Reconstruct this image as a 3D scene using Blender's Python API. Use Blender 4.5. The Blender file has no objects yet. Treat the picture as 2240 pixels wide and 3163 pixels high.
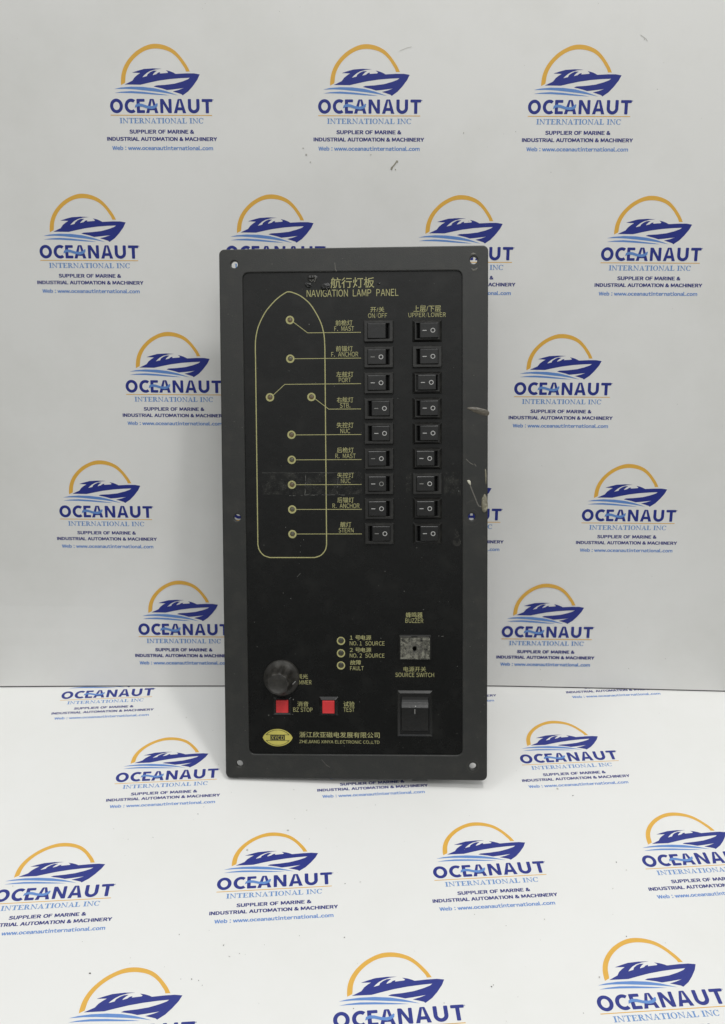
import bpy, bmesh, math, random
from mathutils import Matrix, Vector, noise
from mathutils.geometry import tessellate_polygon
random.seed(7)
SC = bpy.context.scene
COL = SC.collection
U = 0.077                       # metres per print unit (width of the word mark)

# ---------------------------------------------------------------- camera
cam = bpy.data.cameras.new('camera'); camo = bpy.data.objects.new('camera', cam); COL.objects.link(camo)
cam.sensor_fit = 'VERTICAL'; cam.sensor_height = 24.0; cam.lens = 24.0*2989.0/3163.0
cam.clip_start = 0.01; cam.clip_end = 60
RC = Matrix(((0.999975, -0.006241, -0.003326), (0.0, 0.470309, -0.882502), (0.007072, 0.882480, 0.470297)))
camo.matrix_world = Matrix.Translation((0.0017487, -0.5564906, 0.528167)) @ RC.to_4x4().normalized()
SC.camera = camo

# ---------------------------------------------------------------- room light, lamps and an added front wash
world = bpy.data.worlds.new('World'); SC.world = world; world.use_nodes = True
nt = world.node_tree; bg = nt.nodes['Background']
tc = nt.nodes.new('ShaderNodeTexCoord'); sp = nt.nodes.new('ShaderNodeSeparateXYZ'); cr = nt.nodes.new('ShaderNodeValToRGB')
nt.links.new(tc.outputs['Generated'], sp.inputs[0]); nt.links.new(sp.outputs['Z'], cr.inputs[0]); nt.links.new(cr.outputs[0], bg.inputs['Color'])
cr.color_ramp.elements[0].position = 0.0; cr.color_ramp.elements[0].color = (0.05, 0.05, 0.048, 1)
cr.color_ramp.elements[1].position = 1.0; cr.color_ramp.elements[1].color = (0.99, 1.0, 0.98, 1)
e = cr.color_ramp.elements.new(0.22); e.color = (0.10, 0.10, 0.095, 1)
e = cr.color_ramp.elements.new(0.62); e.color = (0.86, 0.87, 0.85, 1)
bg.inputs['Strength'].default_value = 0.93

def lamp(name, loc, target, power, sx, sy, color=(1, 1, 1)):
    l = bpy.data.lights.new(name, 'AREA'); l.shape = 'RECTANGLE'; l.size = sx; l.size_y = sy; l.energy = power; l.color = color
    o = bpy.data.objects.new(name, l); COL.objects.link(o); o.location = loc
    o.rotation_euler = (Vector(target)-Vector(loc)).to_track_quat('-Z', 'Y').to_euler()
    return o
lamp('ceiling_and_added_lamp', (0.34, -0.09, 1.53), (0, 0.05, 0.15), 5.6, 0.13, 0.16, (1.0, 0.985, 0.95))
lamp('ceiling_and_added_lamp', (0.10, -1.15, 2.15), (0, 0.2, 0.35), 9.0, 1.1, 0.35, (1.0, 1.0, 0.985))  # added soft wash without a known source, brightens the upper board
lamp('ceiling_and_added_lamp', (-0.62, 0.26, 1.95), (0, 0.0, 0.1), 2.4, 0.25, 0.20, (0.97, 0.99, 1.0))
vs = SC.view_settings; vs.view_transform = 'Standard'; vs.look = 'None'; vs.exposure = 0.0; vs.gamma = 1.0
try: vs.use_curve_mapping = False
except Exception: pass

# ---------------------------------------------------------------- materials
def lin(c):
    return tuple((v/12.92 if v <= 0.04045 else ((v+0.055)/1.055)**2.4) for v in [x/255 for x in c])+(1,)
def mat(name, base, rough=0.5, spec=0.5, grain=0.0, gscale=800, bump=0.0, bscale=800, metal=0.0, coat=0.0, detail=3, mottle=None, mscale=30):
    m = bpy.data.materials.new(name); m.use_nodes = True; n = m.node_tree; b = n.nodes['Principled BSDF']
    b.inputs['Base Color'].default_value = (*base[:3], 1); b.inputs['Roughness'].default_value = rough
    b.inputs['Specular IOR Level'].default_value = spec; b.inputs['Metallic'].default_value = metal; b.inputs['Coat Weight'].default_value = coat
    t = n.nodes.new('ShaderNodeTexCoord')
    src = None
    def mix(fac_out, a, c, blend='MIX'):
        x = n.nodes.new('ShaderNodeMix'); x.data_type = 'RGBA'; x.blend_type = blend
        n.links.new(fac_out, x.inputs[0])
        if hasattr(a, 'links'): n.links.new(a, x.inputs[6])
        else: x.inputs[6].default_value = (*a[:3], 1)
        x.inputs[7].default_value = (*c[:3], 1)
        return x.outputs[2]
    cur = base
    if grain:
        g = n.nodes.new('ShaderNodeTexNoise'); g.inputs['Scale'].default_value = gscale; g.inputs['Detail'].default_value = detail
        n.links.new(t.outputs['Object'], g.inputs['Vector'])
        cur = mix(g.outputs['Fac'], tuple(v*(1-grain) for v in base[:3]), tuple(min(1, v*(1+grain)) for v in base[:3]))
    if mottle:
        g2 = n.nodes.new('ShaderNodeTexNoise'); g2.inputs['Scale'].default_value = mscale; g2.inputs['Detail'].default_value = 6; g2.inputs['Roughness'].default_value = 0.65
        n.links.new(t.outputs['Object'], g2.inputs['Vector'])
        r = n.nodes.new('ShaderNodeMapRange'); r.inputs[1].default_value = mottle[1]; r.inputs[2].default_value = mottle[2]
        n.links.new(g2.outputs['Fac'], r.inputs[0])
        cur = mix(r.outputs[0], cur, mottle[0])
        rr_ = n.nodes.new('ShaderNodeMapRange'); rr_.inputs[3].default_value = rough-0.06; rr_.inputs[4].default_value = rough+0.12
        n.links.new(g2.outputs['Fac'], rr_.inputs[0]); n.links.new(rr_.outputs[0], b.inputs['Roughness'])
    if hasattr(cur, 'links'): n.links.new(cur, b.inputs['Base Color'])
    if bump:
        g = n.nodes.new('ShaderNodeTexNoise'); g.inputs['Scale'].default_value = bscale; g.inputs['Detail'].default_value = 2
        n.links.new(t.outputs['Object'], g.inputs['Vector'])
        bp = n.nodes.new('ShaderNodeBump'); bp.inputs['Strength'].default_value = bump; bp.inputs['Distance'].default_value = 0.0006
        n.links.new(g.outputs['Fac'], bp.inputs['Height']); n.links.new(bp.outputs[0], b.inputs['Normal'])
    return m

M = {}
M['board'] = mat('white_vinyl_board', (0.785, 0.783, 0.772), 0.50, 0.35, bump=0.10, bscale=45, mottle=((0.735, 0.733, 0.715), 0.45, 0.72), mscale=9)
M['sheet'] = mat('white_vinyl_sheet', (0.79, 0.79, 0.778), 0.45, 0.35, bump=0.08, bscale=40, mottle=((0.765, 0.765, 0.745), 0.45, 0.75), mscale=10)
M['edge'] = mat('dirty_edge_and_contact_shade', (0.10, 0.095, 0.10), 0.8, 0.2, grain=0.5, gscale=200)  # dark edges, and the contact shadow painted along the board's foot
M['ground'] = mat('olive_concrete', (0.085, 0.09, 0.06), 0.85, 0.2, grain=0.3, gscale=60)
M['navy'] = mat('navy_ink', (0.022, 0.034, 0.235), 0.42, 0.4, grain=0.10, gscale=300)
M['navy2'] = mat('dark_navy_ink', (0.027, 0.033, 0.20), 0.42, 0.4, grain=0.10, gscale=300)
M['blue'] = mat('light_blue_ink', (0.125, 0.26, 0.60), 0.42, 0.4, grain=0.08, gscale=300)
M['blue2'] = mat('pale_blue_ink', (0.15, 0.29, 0.58), 0.42, 0.4, grain=0.08, gscale=300)
M['gold'] = mat('gold_ink', (0.74, 0.42, 0.07), 0.42, 0.4, grain=0.05, gscale=200)
M['dirt'] = mat('dirt', (0.10, 0.09, 0.08), 0.9, 0.1, grain=0.5, gscale=900)
M['dirt_mid'] = mat('olive_grime', (0.30, 0.285, 0.23), 0.8, 0.2, grain=0.5, gscale=900)
M['dirt_pale'] = mat('faint_smudge', (0.50, 0.49, 0.46), 0.9, 0.1, grain=0.3, gscale=900)
M['bezel'] = mat('charcoal_textured_paint', (0.023, 0.0238, 0.0225), 0.38, 0.5, grain=0.55, gscale=1300, bump=0.22, bscale=1900, mottle=((0.036, 0.035, 0.031), 0.5, 0.8), mscale=70)
M['plate'] = mat('black_printed_film', (0.0052, 0.0055, 0.0053), 0.24, 0.42, grain=0.3, gscale=400, bump=0.12, bscale=120, mottle=((0.013, 0.013, 0.012), 0.52, 0.8), mscale=38)
M['housing'] = mat('dark_steel_housing', (0.03, 0.03, 0.03), 0.6, 0.4)
M['plastic'] = mat('black_switch_plastic', (0.010, 0.0097, 0.009), 0.36, 0.6, grain=0.3, gscale=500, bump=0.10, bscale=300, mottle=((0.035, 0.034, 0.030), 0.55, 0.85), mscale=160)
M['rocker'] = mat('black_rocker_plastic', (0.0075, 0.0075, 0.0078), 0.26, 0.65, grain=0.3, gscale=500, bump=0.08, bscale=300)
M['matte'] = mat('dull_black_plastic', (0.011, 0.011, 0.010), 0.62, 0.4, grain=0.4, gscale=300, bump=0.25, bscale=500)
M['knob'] = mat('worn_knob_plastic', (0.021, 0.0195, 0.017), 0.46, 0.5, grain=0.4, gscale=300, bump=0.2, bscale=500, mottle=((0.045, 0.042, 0.036), 0.5, 0.75), mscale=160)
M['yellow'] = mat('yellow_print', (0.40, 0.385, 0.175), 0.5, 0.4, grain=0.22, gscale=500)
M['yellow2'] = mat('yellow_badge_print', (0.55, 0.49, 0.115), 0.45, 0.4, grain=0.15, gscale=250)
M['black_ink'] = mat('black_badge_print', (0.02, 0.02, 0.014), 0.5, 0.4)
M['white_mark'] = mat('white_switch_mark', (0.46, 0.46, 0.45), 0.5, 0.4, grain=0.2, gscale=900)
M['dim_mark'] = mat('worn_switch_mark', (0.22, 0.22, 0.21), 0.5, 0.4, grain=0.5, gscale=1500)
M['lens'] = mat('grey_lamp_lens', (0.10, 0.095, 0.07), 0.22, 0.6, grain=0.3, gscale=500)
M['lens2'] = mat('brownish_lamp_lens', (0.13, 0.095, 0.06), 0.22, 0.6, grain=0.3, gscale=500)
M['lens3'] = mat('dark_lamp_lens', (0.045, 0.045, 0.036), 0.25, 0.6, grain=0.3, gscale=500)
M['ring_wall'] = mat('yellow_lamp_collar', (0.33, 0.30, 0.11), 0.4, 0.5, grain=0.2, gscale=600)
M['red'] = mat('red_button_plastic', (0.60, 0.036, 0.040), 0.42, 0.45, grain=0.12, gscale=350, bump=0.1, bscale=400)
M['glue'] = mat('dried_clear_glue', (0.20, 0.185, 0.135), 0.22, 0.6, grain=0.5, gscale=350, bump=0.6, bscale=500, mottle=((0.50, 0.48, 0.36), 0.55, 0.75), mscale=260)
M['glue_brown'] = mat('brown_glue_smear', (0.10, 0.088, 0.068), 0.35, 0.5, grain=0.5, gscale=350, bump=0.5, bscale=400, mottle=((0.26, 0.24, 0.18), 0.58, 0.8), mscale=300)
M['scratch'] = mat('pale_scratch', (0.13, 0.125, 0.11), 0.5, 0.5, grain=0.5, gscale=900)
M['scratch_bright'] = mat('bright_chip', (0.55, 0.53, 0.44), 0.4, 0.5, grain=0.4, gscale=900)
M['scratch_dim'] = mat('faint_scratch', (0.055, 0.053, 0.046), 0.5, 0.5, grain=0.6, gscale=900)
M['pit'] = mat('hole_black', (0.002, 0.002, 0.002), 0.9, 0.0)
M['dust'] = mat('grey_dust', (0.16, 0.16, 0.15), 0.9, 0.1)

def film_mat(name, col, thr0, thr1, scale, maxa):
    m = bpy.data.materials.new(name); m.use_nodes = True; n = m.node_tree; b = n.nodes['Principled BSDF']
    b.inputs['Base Color'].default_value = (*col, 1); b.inputs['Roughness'].default_value = 0.55
    t = n.nodes.new('ShaderNodeTexCoord'); g = n.nodes.new('ShaderNodeTexNoise'); g.inputs['Scale'].default_value = scale; g.inputs['Detail'].default_value = 8; g.inputs['Roughness'].default_value = 0.7
    n.links.new(t.outputs['Object'], g.inputs['Vector'])
    r = n.nodes.new('ShaderNodeMapRange'); r.inputs[1].default_value = thr0; r.inputs[2].default_value = thr1; r.inputs[3].default_value = 0; r.inputs[4].default_value = maxa
    n.links.new(g.outputs['Fac'], r.inputs[0]); n.links.new(r.outputs[0], b.inputs['Alpha'])
    return m
M['film'] = film_mat('tape_glue_film', (0.12, 0.12, 0.105), 0.45, 0.72, 180, 0.28)
M['grime'] = film_mat('pale_grime_film', (0.25, 0.245, 0.20), 0.38, 0.60, 300, 0.85)

# ---------------------------------------------------------------- mesh helpers
def link(o, parent=None):
    COL.objects.link(o)
    if parent: o.parent = parent
    return o
def tag(o, label=None, cat=None, group=None, kind=None):
    if label: o['label'] = label
    if cat: o['category'] = cat
    if group: o['group'] = group
    if kind: o['kind'] = kind
    return o
def empty(name, mw=None):
    o = bpy.data.objects.new(name, None); COL.objects.link(o); o.empty_display_size = 0.02
    if mw is not None: o.matrix_world = mw
    return o
def mesh_obj(name, verts, faces, mats, idx=None, parent=None, smooth=False):
    me = bpy.data.meshes.new(name); me.from_pydata([tuple(v) for v in verts], [], faces)
    for m in (mats if isinstance(mats, (list, tuple)) else [mats]): me.materials.append(m)
    if idx: me.polygons.foreach_set('material_index', idx)
    if smooth: me.polygons.foreach_set('use_smooth', [True]*len(me.polygons))
    me.update()
    return link(bpy.data.objects.new(name, me), parent)
class Flat:
    """collects flat printed shapes (2D), each a hair above the one before"""
    def __init__(s): s.v = []; s.f = []; s.i = []; s.z = 0.0
    def poly(s, pts, z=0.0, m=0):
        b = len(s.v); s.v += [(p[0], p[1], z) for p in pts]
        for t in tessellate_polygon([[Vector((p[0], p[1], 0)) for p in pts]]):
            a, c, d = [Vector(pts[k]).to_2d() if not isinstance(pts[k], Vector) else pts[k] for k in t]
            cr_ = (c.x-a.x)*(d.y-a.y)-(c.y-a.y)*(d.x-a.x)
            t = t if cr_ > 0 else t[::-1]
            s.f.append(tuple(b+k for k in t)); s.i.append(m)
    def strip(s, A, B, z=0.0, m=0, closed=False):
        n = len(A); b = len(s.v); s.v += [(p[0], p[1], z) for p in A]+[(p[0], p[1], z) for p in B]
        for k in range(n if closed else n-1):
            j = (k+1) % n; q = (b+k, b+j, b+n+j, b+n+k)
            P = [s.v[x] for x in q]; ar = sum(P[a][0]*P[(a+1) % 4][1]-P[(a+1) % 4][0]*P[a][1] for a in range(4))
            s.f.append(q if ar > 0 else q[::-1]); s.i.append(m)
    def line(s, pts, w, z=0.0, m=0, closed=False):
        pts = [Vector((p[0], p[1])) for p in pts]; n = len(pts); A = []; B = []
        for k in range(n):
            if closed: a, c = pts[k-1], pts[(k+1) % n]
            else: a, c = pts[max(k-1, 0)], pts[min(k+1, n-1)]
            d1 = (pts[k]-a); d2 = (c-pts[k])
            d1 = d1.normalized() if d1.length > 1e-9 else d2.normalized(); d2 = d2.normalized() if d2.length > 1e-9 else d1
            t = (d1+d2).normalized(); nn = Vector((-t.y, t.x)); cs = max(0.4, abs(nn.dot(Vector((-d1.y, d1.x)))))
            A.append(pts[k]+nn*(w/2/cs)); B.append(pts[k]-nn*(w/2/cs))
        s.strip(A, B, z, m, closed)
    def ring(s, cx, cy, ro, ri, z=0.0, m=0, n=28, ky=1.0):
        A = [(cx+ro*math.cos(t), cy+ro*ky*math.sin(t)) for t in [2*math.pi*k/n for k in range(n)]]
        B = [(cx+ri*math.cos(t), cy+ri*ky*math.sin(t)) for t in [2*math.pi*k/n for k in range(n)]]
        s.strip(A, B, z, m, True)
    def text(s, body, x0, y0, x1, y1, z=0.0, m=0, bold=0.0, res=3, heavy=0.0, step=5e-6):
        if heavy:
            w = heavy
            for k, (dx, dy) in enumerate(((-w, -w*.5), (w, -w*.5), (-w, w*.5), (w, w*.5), (0, 0))):
                s.text(body, x0+w+dx, y0+w*.5+dy, x1-w+dx, y1-w*.5+dy, z+k*step, m, bold, res)
            return
        v, f = text_geo(body, bold, res)
        xs = [p[0] for p in v]; ys = [p[1] for p in v]; ax, bx, ay, by = min(xs), max(xs), min(ys), max(ys)
        b = len(s.v)
        s.v += [(x0+(p[0]-ax)/(bx-ax)*(x1-x0), y0+(p[1]-ay)/(by-ay)*(y1-y0), z) for p in v]
        s.f += [tuple(b+k for k in q) for q in f]; s.i += [m]*len(f)
    def build(s, name, mats, parent=None, k=1.0, shift=(0, 0, 0)):
        return mesh_obj(name, [(v[0]*k+shift[0], v[1]*k+shift[1], v[2]+shift[2]) for v in s.v], s.f, mats, s.i, parent)
TCACHE = {}
ROUND = {'O': .05, 'C': .05, 'G': .05, 'S': .05, 'Q': .05, 'A': .02, 'V': .02, 'W': .02, 'Y': .02, 'T': .03, 'X': .03, 'Z': .04, 'L': .06, 'J': .04,
         'o': .045, 'c': .045, 'e': .045, 'a': .05, 'w': .015, 't': .03, 'r': .05, '/': .03, '.': .07, ',': .05, ':': .09, '&': .04, '1': .07, '2': .05}
def text_geo(body, bold, res):
    """Latin text is set glyph by glyph from the plain sans full-width letters; Chinese text as it comes"""
    key = (body, bold)
    if key in TCACHE: return TCACHE[key]
    if all(ord(ch) < 128 for ch in body) or (body[0] in '12'):
        V = []; Fc = []; x = 0.0
        for k, ch in enumerate(body):
            if ch == ' ': x += 0.31; continue
            g = chr(ord(ch)+0xFEE0) if ord(ch) < 128 else ch
            v, f = raw_text(g, bold, res)
            if ch == 'I':
                h0 = min(p[1] for p in v); h1 = max(p[1] for p in v); v = [(0, h0, 0), (.088, h0, 0), (.088, h1, 0), (0, h1, 0)]; f = [(0, 1, 2, 3)]
            elif ch == '/': v = [(p[0]*.5, p[1], p[2]) for p in v]
            a = min(p[0] for p in v); b_ = max(p[0] for p in v); sb = ROUND.get(ch, .085)
            if ord(ch) >= 128: sb = .03
            n = len(V); V += [(p[0]-a+x+sb, p[1], p[2]) for p in v]; Fc += [tuple(n+i for i in q) for q in f]
            x += b_-a+2*sb
        TCACHE[key] = (V, Fc); return V, Fc
    TCACHE[key] = raw_text(body, bold, res); return TCACHE[key]
def raw_text(body, bold, res):
    key = ('raw', body, bold)
    if key in TCACHE: return TCACHE[key]
    c = bpy.data.curves.new('t', 'FONT'); c.body = body; c.offset = bold; c.resolution_u = res; c.fill_mode = 'FRONT'
    o = bpy.data.objects.new('t', c); COL.objects.link(o)
    me = bpy.data.meshes.new_from_object(o.evaluated_get(bpy.context.evaluated_depsgraph_get()))
    v = [tuple(p.co) for p in me.vertices]; f = [tuple(p.vertices) for p in me.polygons]
    bpy.data.objects.remove(o); bpy.data.curves.remove(c); bpy.data.meshes.remove(me)
    TCACHE[key] = (v, f); return v, f
def rr(w, h, r, n=4, cx=0.0, cy=0.0):
    pts = []
    for (sx, sy, a0) in ((1, 1, 0), (-1, 1, 90), (-1, -1, 180), (1, -1, 270)):
        for k in range(n+1):
            a = math.radians(a0+90*k/n); pts.append((cx+sx*(w/2-r)+r*math.cos(a), cy+sy*(h/2-r)+r*math.sin(a)))
    return pts
def loft(loops, cap_first=False, cap_last=True):
    """loops: list of (points, z); same point count"""
    v = []; f = []; n = len(loops[0][0])
    for pts, z in loops: v += [(p[0], p[1], z) for p in pts]
    for L in range(len(loops)-1):
        for k in range(n):
            j = (k+1) % n; f.append((L*n+k, L*n+j, (L+1)*n+j, (L+1)*n+k))
    if cap_last: f.append(tuple((len(loops)-1)*n+k for k in range(n)))
    if cap_first: f.append(tuple(reversed(range(n))))
    return v, f
def prism(profile, y0, y1, bevel=0.0, axis='x'):
    bm = bmesh.new(); n = len(profile)
    mk = (lambda a, z, t: (a, t, z)) if axis == 'x' else (lambda a, z, t: (t, a, z))
    A = [bm.verts.new(mk(a, z, y0)) for a, z in profile]; B = [bm.verts.new(mk(a, z, y1)) for a, z in profile]
    bm.faces.new(A); bm.faces.new(B[::-1])
    for k in range(n):
        j = (k+1) % n; bm.faces.new((A[k], B[k], B[j], A[j]))
    bmesh.ops.recalc_face_normals(bm, faces=bm.faces)
    if bevel: bmesh.ops.bevel(bm, geom=list(bm.edges), offset=bevel, segments=2, affect='EDGES', profile=0.6)
    bm.verts.index_update()
    v = [tuple(x.co) for x in bm.verts]; f = [tuple(x.index for x in q.verts) for q in bm.faces]; bm.free(); return v, f

# ================================================================ the printed logo (drawn once, shared by every copy)
def serif(ch):
    """one serif capital in a unit-high box: list of polygons, advance width"""
    S = 0.235; T = 0.085
    R_ = lambda a, b, c, d: [(a, b), (c, b), (c, d), (a, d)]
    if ch == 'I': return [R_(.15, 0, .15+S, 1), R_(.03, 0, .47, T), R_(.03, 1-T, .47, 1)], .53
    if ch == 'T': return [R_(.36, 0, .36+S, 1), R_(.22, 0, .70, T), R_(.03, 1-T, .89, 1), [(.03, 1), (.03, .72), (.09, .72), (.16, 1)], [(.89, 1), (.76, 1), (.83, .72), (.89, .72)]], .93
    if ch == 'E': return [R_(.13, 0, .13+S, 1), R_(.02, 0, .80, T), R_(.02, 1-T, .78, 1), R_(.3, .48, .6, .55), R_(.56, .38, .61, .65), [(.80, 0), (.83, .28), (.77, .28), (.68, 0)], [(.78, 1), (.66, 1), (.74, .74), (.80, .74)]], .88
    if ch == 'L': return [R_(.13, 0, .13+S, 1), R_(.02, 0, .78, T), R_(.02, 1-T, .46, 1), [(.78, 0), (.82, .32), (.76, .32), (.64, 0)]], .84
    if ch == 'N': return [R_(.14, 0, .22, 1), R_(.02, 0, .34, T), [(.02, 1), (.27, 1), (.90, 0), (.80, 0)], R_(.82, 0.0, .90, 1), R_(.70, 1-T, 1.02, 1)], 1.06
    if ch == 'A': return [[(.12, 0), (.20, 0), (.50, .86), (.46, 1)], [(.42, 1), (.52, 1), (.90, 0), (.66, 0)], R_(.25, .28, .70, .35), R_(.0, 0, .32, T), R_(.56, 0, 1.0, T)], 1.0
    if ch == 'R':
        P = [R_(.13, 0, .13+S, 1), R_(.02, 0, .46, T), R_(.02, 1-T, .45, 1)]
        out = [(.40+.36*math.sin(a), .745+.255*math.cos(a)) for a in [math.pi*k/10 for k in range(11)]]
        inn = [(.40+.16*math.sin(a), .745+.185*math.cos(a)) for a in [math.pi*k/10 for k in range(11)]]
        P.append(out+inn[::-1]); P.append([(.40, .50), (.60, .52), (.94, 0), (.70, 0)]); P.append(R_(.66, 0, 1.0, T)); return P, 1.0
    if ch in 'OC':
        a0, a1 = (0, 2*math.pi) if ch == 'O' else (math.radians(38), math.radians(322))
        n = 24; out = []; inn = []
        for k in range(n+1):
            a = a0+(a1-a0)*k/n; out.append((.48+.46*math.cos(a), .5+.52*math.sin(a))); inn.append((.48+.25*math.cos(a), .5+.45*math.sin(a)))
        if ch == 'O': return [('ring', out[:-1], inn[:-1])], 1.0
        return [out+inn[::-1], [(.80, 1.0), (.80, .64), (.85, .64), (.87, 1.0)]], .95
    return [], .42
def bold_word(F, z, m):
    """the heavy sans word mark; px coordinates of a straight-on view, mapped to print units"""
    X = lambda x: (x-813.5)/1277.0
    Y = lambda y: 0.0203+(1018-y)/178.0*0.1298
    zz = [z]
    def P(pts): F.poly([(X(a), Y(b)) for a, b in pts], zz[0], m); zz[0] += 5e-6
    def bar(x0, y0, x1, y1, r=6):
        P([(x0+r, y0), (x1-r, y0), (x1, y0+r), (x1, y1-r), (x1-r, y1), (x0+r, y1), (x0, y1-r), (x0, y0+r)])
    def arc(cx, cy, rx, ry, w, a0, a1, n=26, closed=False):
        o = [(X(cx+rx*math.cos(a)), Y(cy-ry*math.sin(a))) for a in [math.radians(a0+(a1-a0)*k/n) for k in range(n if closed else n+1)]]
        i = [(X(cx+(rx-w)*math.cos(a)), Y(cy-(ry-w)*math.sin(a))) for a in [math.radians(a0+(a1-a0)*k/n) for k in range(n if closed else n+1)]]
        F.strip(o, i, zz[0], m, closed); zz[0] += 5e-6
    arc(255, 929, 81, 92, 40, 0, 360, 32, True)
    arc(441, 929, 83, 92, 40, 52, 308)
    bar(509, 840, 549, 1018); bar(512, 840, 611, 876); bar(512, 981, 611, 1018)
    def A(x0, x1):
        c = (x0+x1)/2
        P([(x0, 1018), (c-26, 846), (c-19, 840), (c+2, 840), (x0+41, 1018)]); P([(x1, 1018), (c+26, 846), (c+19, 840), (c-2, 840), (x1-41, 1018)])
        bar(x0+34, 946, x1-34, 982, 2)
    A(624, 779)
    bar(805, 840, 842, 1018); bar(911, 840, 948, 1018); P([(808, 842), (846, 842), (945, 1016), (906, 1016)])
    A(974, 1128)
    bar(1153, 840, 1193, 950); bar(1259, 840, 1299, 950); arc(1226, 944, 73, 76, 40, 180, 360, 20)
    bar(1328, 840, 1461, 876); bar(1375, 845, 1415, 1018)
def make_logo():
    F = Flat(); z = 0.0
    arc = [(-0.382,0.2751),(-0.3819,0.3098),(-0.374,0.3674),(-0.3544,0.425),(-0.3233,0.4788),(-0.2807,0.5289),(-0.2228,0.5789),(-0.1535,0.6181),(-0.092,0.6409),(-0.0381,0.6481),(0.0235,0.6432),(0.0852,0.6256),(0.1471,0.5938),(0.1977,0.5476),(0.2408,0.4942),(0.2723,0.4477),(0.2961,0.3997)]
    arci = [(-0.3423,0.2954),(-0.3392,0.3099),(-0.3313,0.3675),(-0.3118,0.4215),(-0.2808,0.4717),(-0.2421,0.5147),(-0.192,0.554),(-0.138,0.584),(-0.0841,0.6004),(-0.0225,0.6055),(0.0392,0.5985),(0.101,0.5794),(0.1514,0.5475),(0.1943,0.5048),(0.2297,0.4548),(0.25,0.423),(0.2574,0.3997)]
    def smooth(pts, n=3):
        out = []
        for k in range(len(pts)-1):
            p0 = pts[max(k-1, 0)]; p1 = pts[k]; p2 = pts[k+1]; p3 = pts[min(k+2, len(pts)-1)]
            for j in range(n):
                t = j/n; out.append(tuple(0.5*((2*p1[i])+(-p0[i]+p2[i])*t+(2*p0[i]-5*p1[i]+4*p2[i]-p3[i])*t*t+(-p0[i]+3*p1[i]-3*p2[i]+p3[i])*t**3) for i in (0, 1)))
        return out+[pts[-1]]
    F.strip(smooth(arc), smooth(arci), z, 3)
    boat = [(-0.3455,0.281),(-0.2693,0.3158),(-0.246,0.3461),(-0.215,0.3699),(-0.1878,0.3858),(-0.2669,0.3892),(-0.215,0.4052),(-0.153,0.4218),(-0.0602,0.4277),(0.0227,0.4236),(-0.0369,0.4184),(-0.091,0.404),(-0.1258,0.3859),(-0.1529,0.3643),(-0.1707,0.3463),(-0.1258,0.3572),(-0.1165,0.3752),(-0.091,0.3932),(-0.0601,0.4062),(-0.0252,0.4063),(-0.0445,0.3933),(-0.0638,0.3753),(-0.0676,0.3659),(-0.0328,0.3754),(-0.0135,0.3898),(0.0058,0.3934),(0.002,0.3812),(0.0756,0.3864),(0.0833,0.3936),(0.0615,0.4115),(0.1026,0.4022),(0.1337,0.3901),(0.157,0.3779),(0.2576,0.3831),(0.3351,0.3833),(0.3917,0.3741),(0.3669,0.3258),(0.3212,0.268),(0.2752,0.2209),(0.2189,0.1831),(0.2056,0.1939),(0.1743,0.204),(0.1236,0.2191),(0.1818,0.233),(0.2306,0.2497),(0.1894,0.2446),(0.1273,0.2372),(0.0652,0.2313),(0.0184,0.2456),(-0.0633,0.2635),(-0.04,0.273),(0.0493,0.2782),(0.1424,0.2893),(0.2198,0.3097),(0.2738,0.3292),(0.293,0.3437),(0.2039,0.3399),(0.0954,0.331),(-0.0131,0.3164),(-0.0984,0.2996),(-0.1916,0.2792)]
    F.poly(boat, z, 0)
    F.poly([(-0.4506,0.2395),(-0.386,0.2534),(-0.2849,0.2616),(-0.1682,0.2597),(-0.0515,0.2469),(0.0497,0.224),(0.1121,0.2039),(0.1746,0.1822),(0.0888,0.1987),(-0.0125,0.213),(-0.1292,0.225),(-0.246,0.2364),(-0.3393,0.2412)], z, 2)
    F.poly([(-0.4485,0.2047),(-0.3783,0.2158),(-0.2849,0.2211),(-0.1681,0.2148),(-0.0513,0.202),(0.0266,0.1928),(0.0889,0.1828),(-0.0279,0.1876),(-0.1681,0.1967),(-0.2849,0.2029),(-0.3784,0.2049)], z, 2)
    bold_word(F, z, 0)
    F.poly([(-0.2561,0.0742),(-0.2499,0.0961),(-0.2225,0.1086),(-0.1835,0.105),(-0.1366,0.0891),(-0.0976,0.0841),(-0.0664,0.0893),(-0.0392,0.1112),(-0.0298,0.1076),(-0.0351,0.0821),(-0.0585,0.0638),(-0.0897,0.0564),(-0.1366,0.0636),(-0.1835,0.0781),(-0.2225,0.0816),(-0.2561,0.0691)], z+1.2e-4, 2)
    F.poly([(-.5, -.0035), (.5, -.0035), (.5, .0035), (-.5, .0035)], z, 3)
    # serif line
    x = 0; L = []
    for ch in 'INTERNATIONAL INC':
        P, adv = serif(ch); L.append((x, P)); x += adv
    k = (0.4176+0.4144)/x
    for x0, P in L:
        zz = z
        for p in P:
            f = lambda q: (-0.4144+(x0+q[0])*k, -0.0745+q[1]*0.0495)
            if p[0] == 'ring': F.strip([f(q) for q in p[1]], [f(q) for q in p[2]], zz, 4, True)
            else: F.poly([f(q) for q in p], zz, 4)
            zz += 5e-6
    F.text('SUPPLIER OF MARINE &', -0.3221, -0.1702, 0.3170, -0.1330, z, 1, 0.004, 3, 0.0025)
    F.text('INDUSTRIAL AUTOMATION & MACHINERY', -0.5473, -0.2376, 0.5429, -0.2010, z, 1, 0.004, 3, 0.0025)
    F.text('Web : www.oceanautinternational.com', -0.4998, -0.3235, 0.5005, -0.2836, z, 2, 0.004, 3, 0.0018)
    F.ring(0.513, 0.142, 0.006, 0.0035, z, 0, 10)
    o = F.build('logo_print', [M['navy'], M['navy2'], M['blue'], M['gold'], M['blue2']], None, U)
    return o
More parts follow.
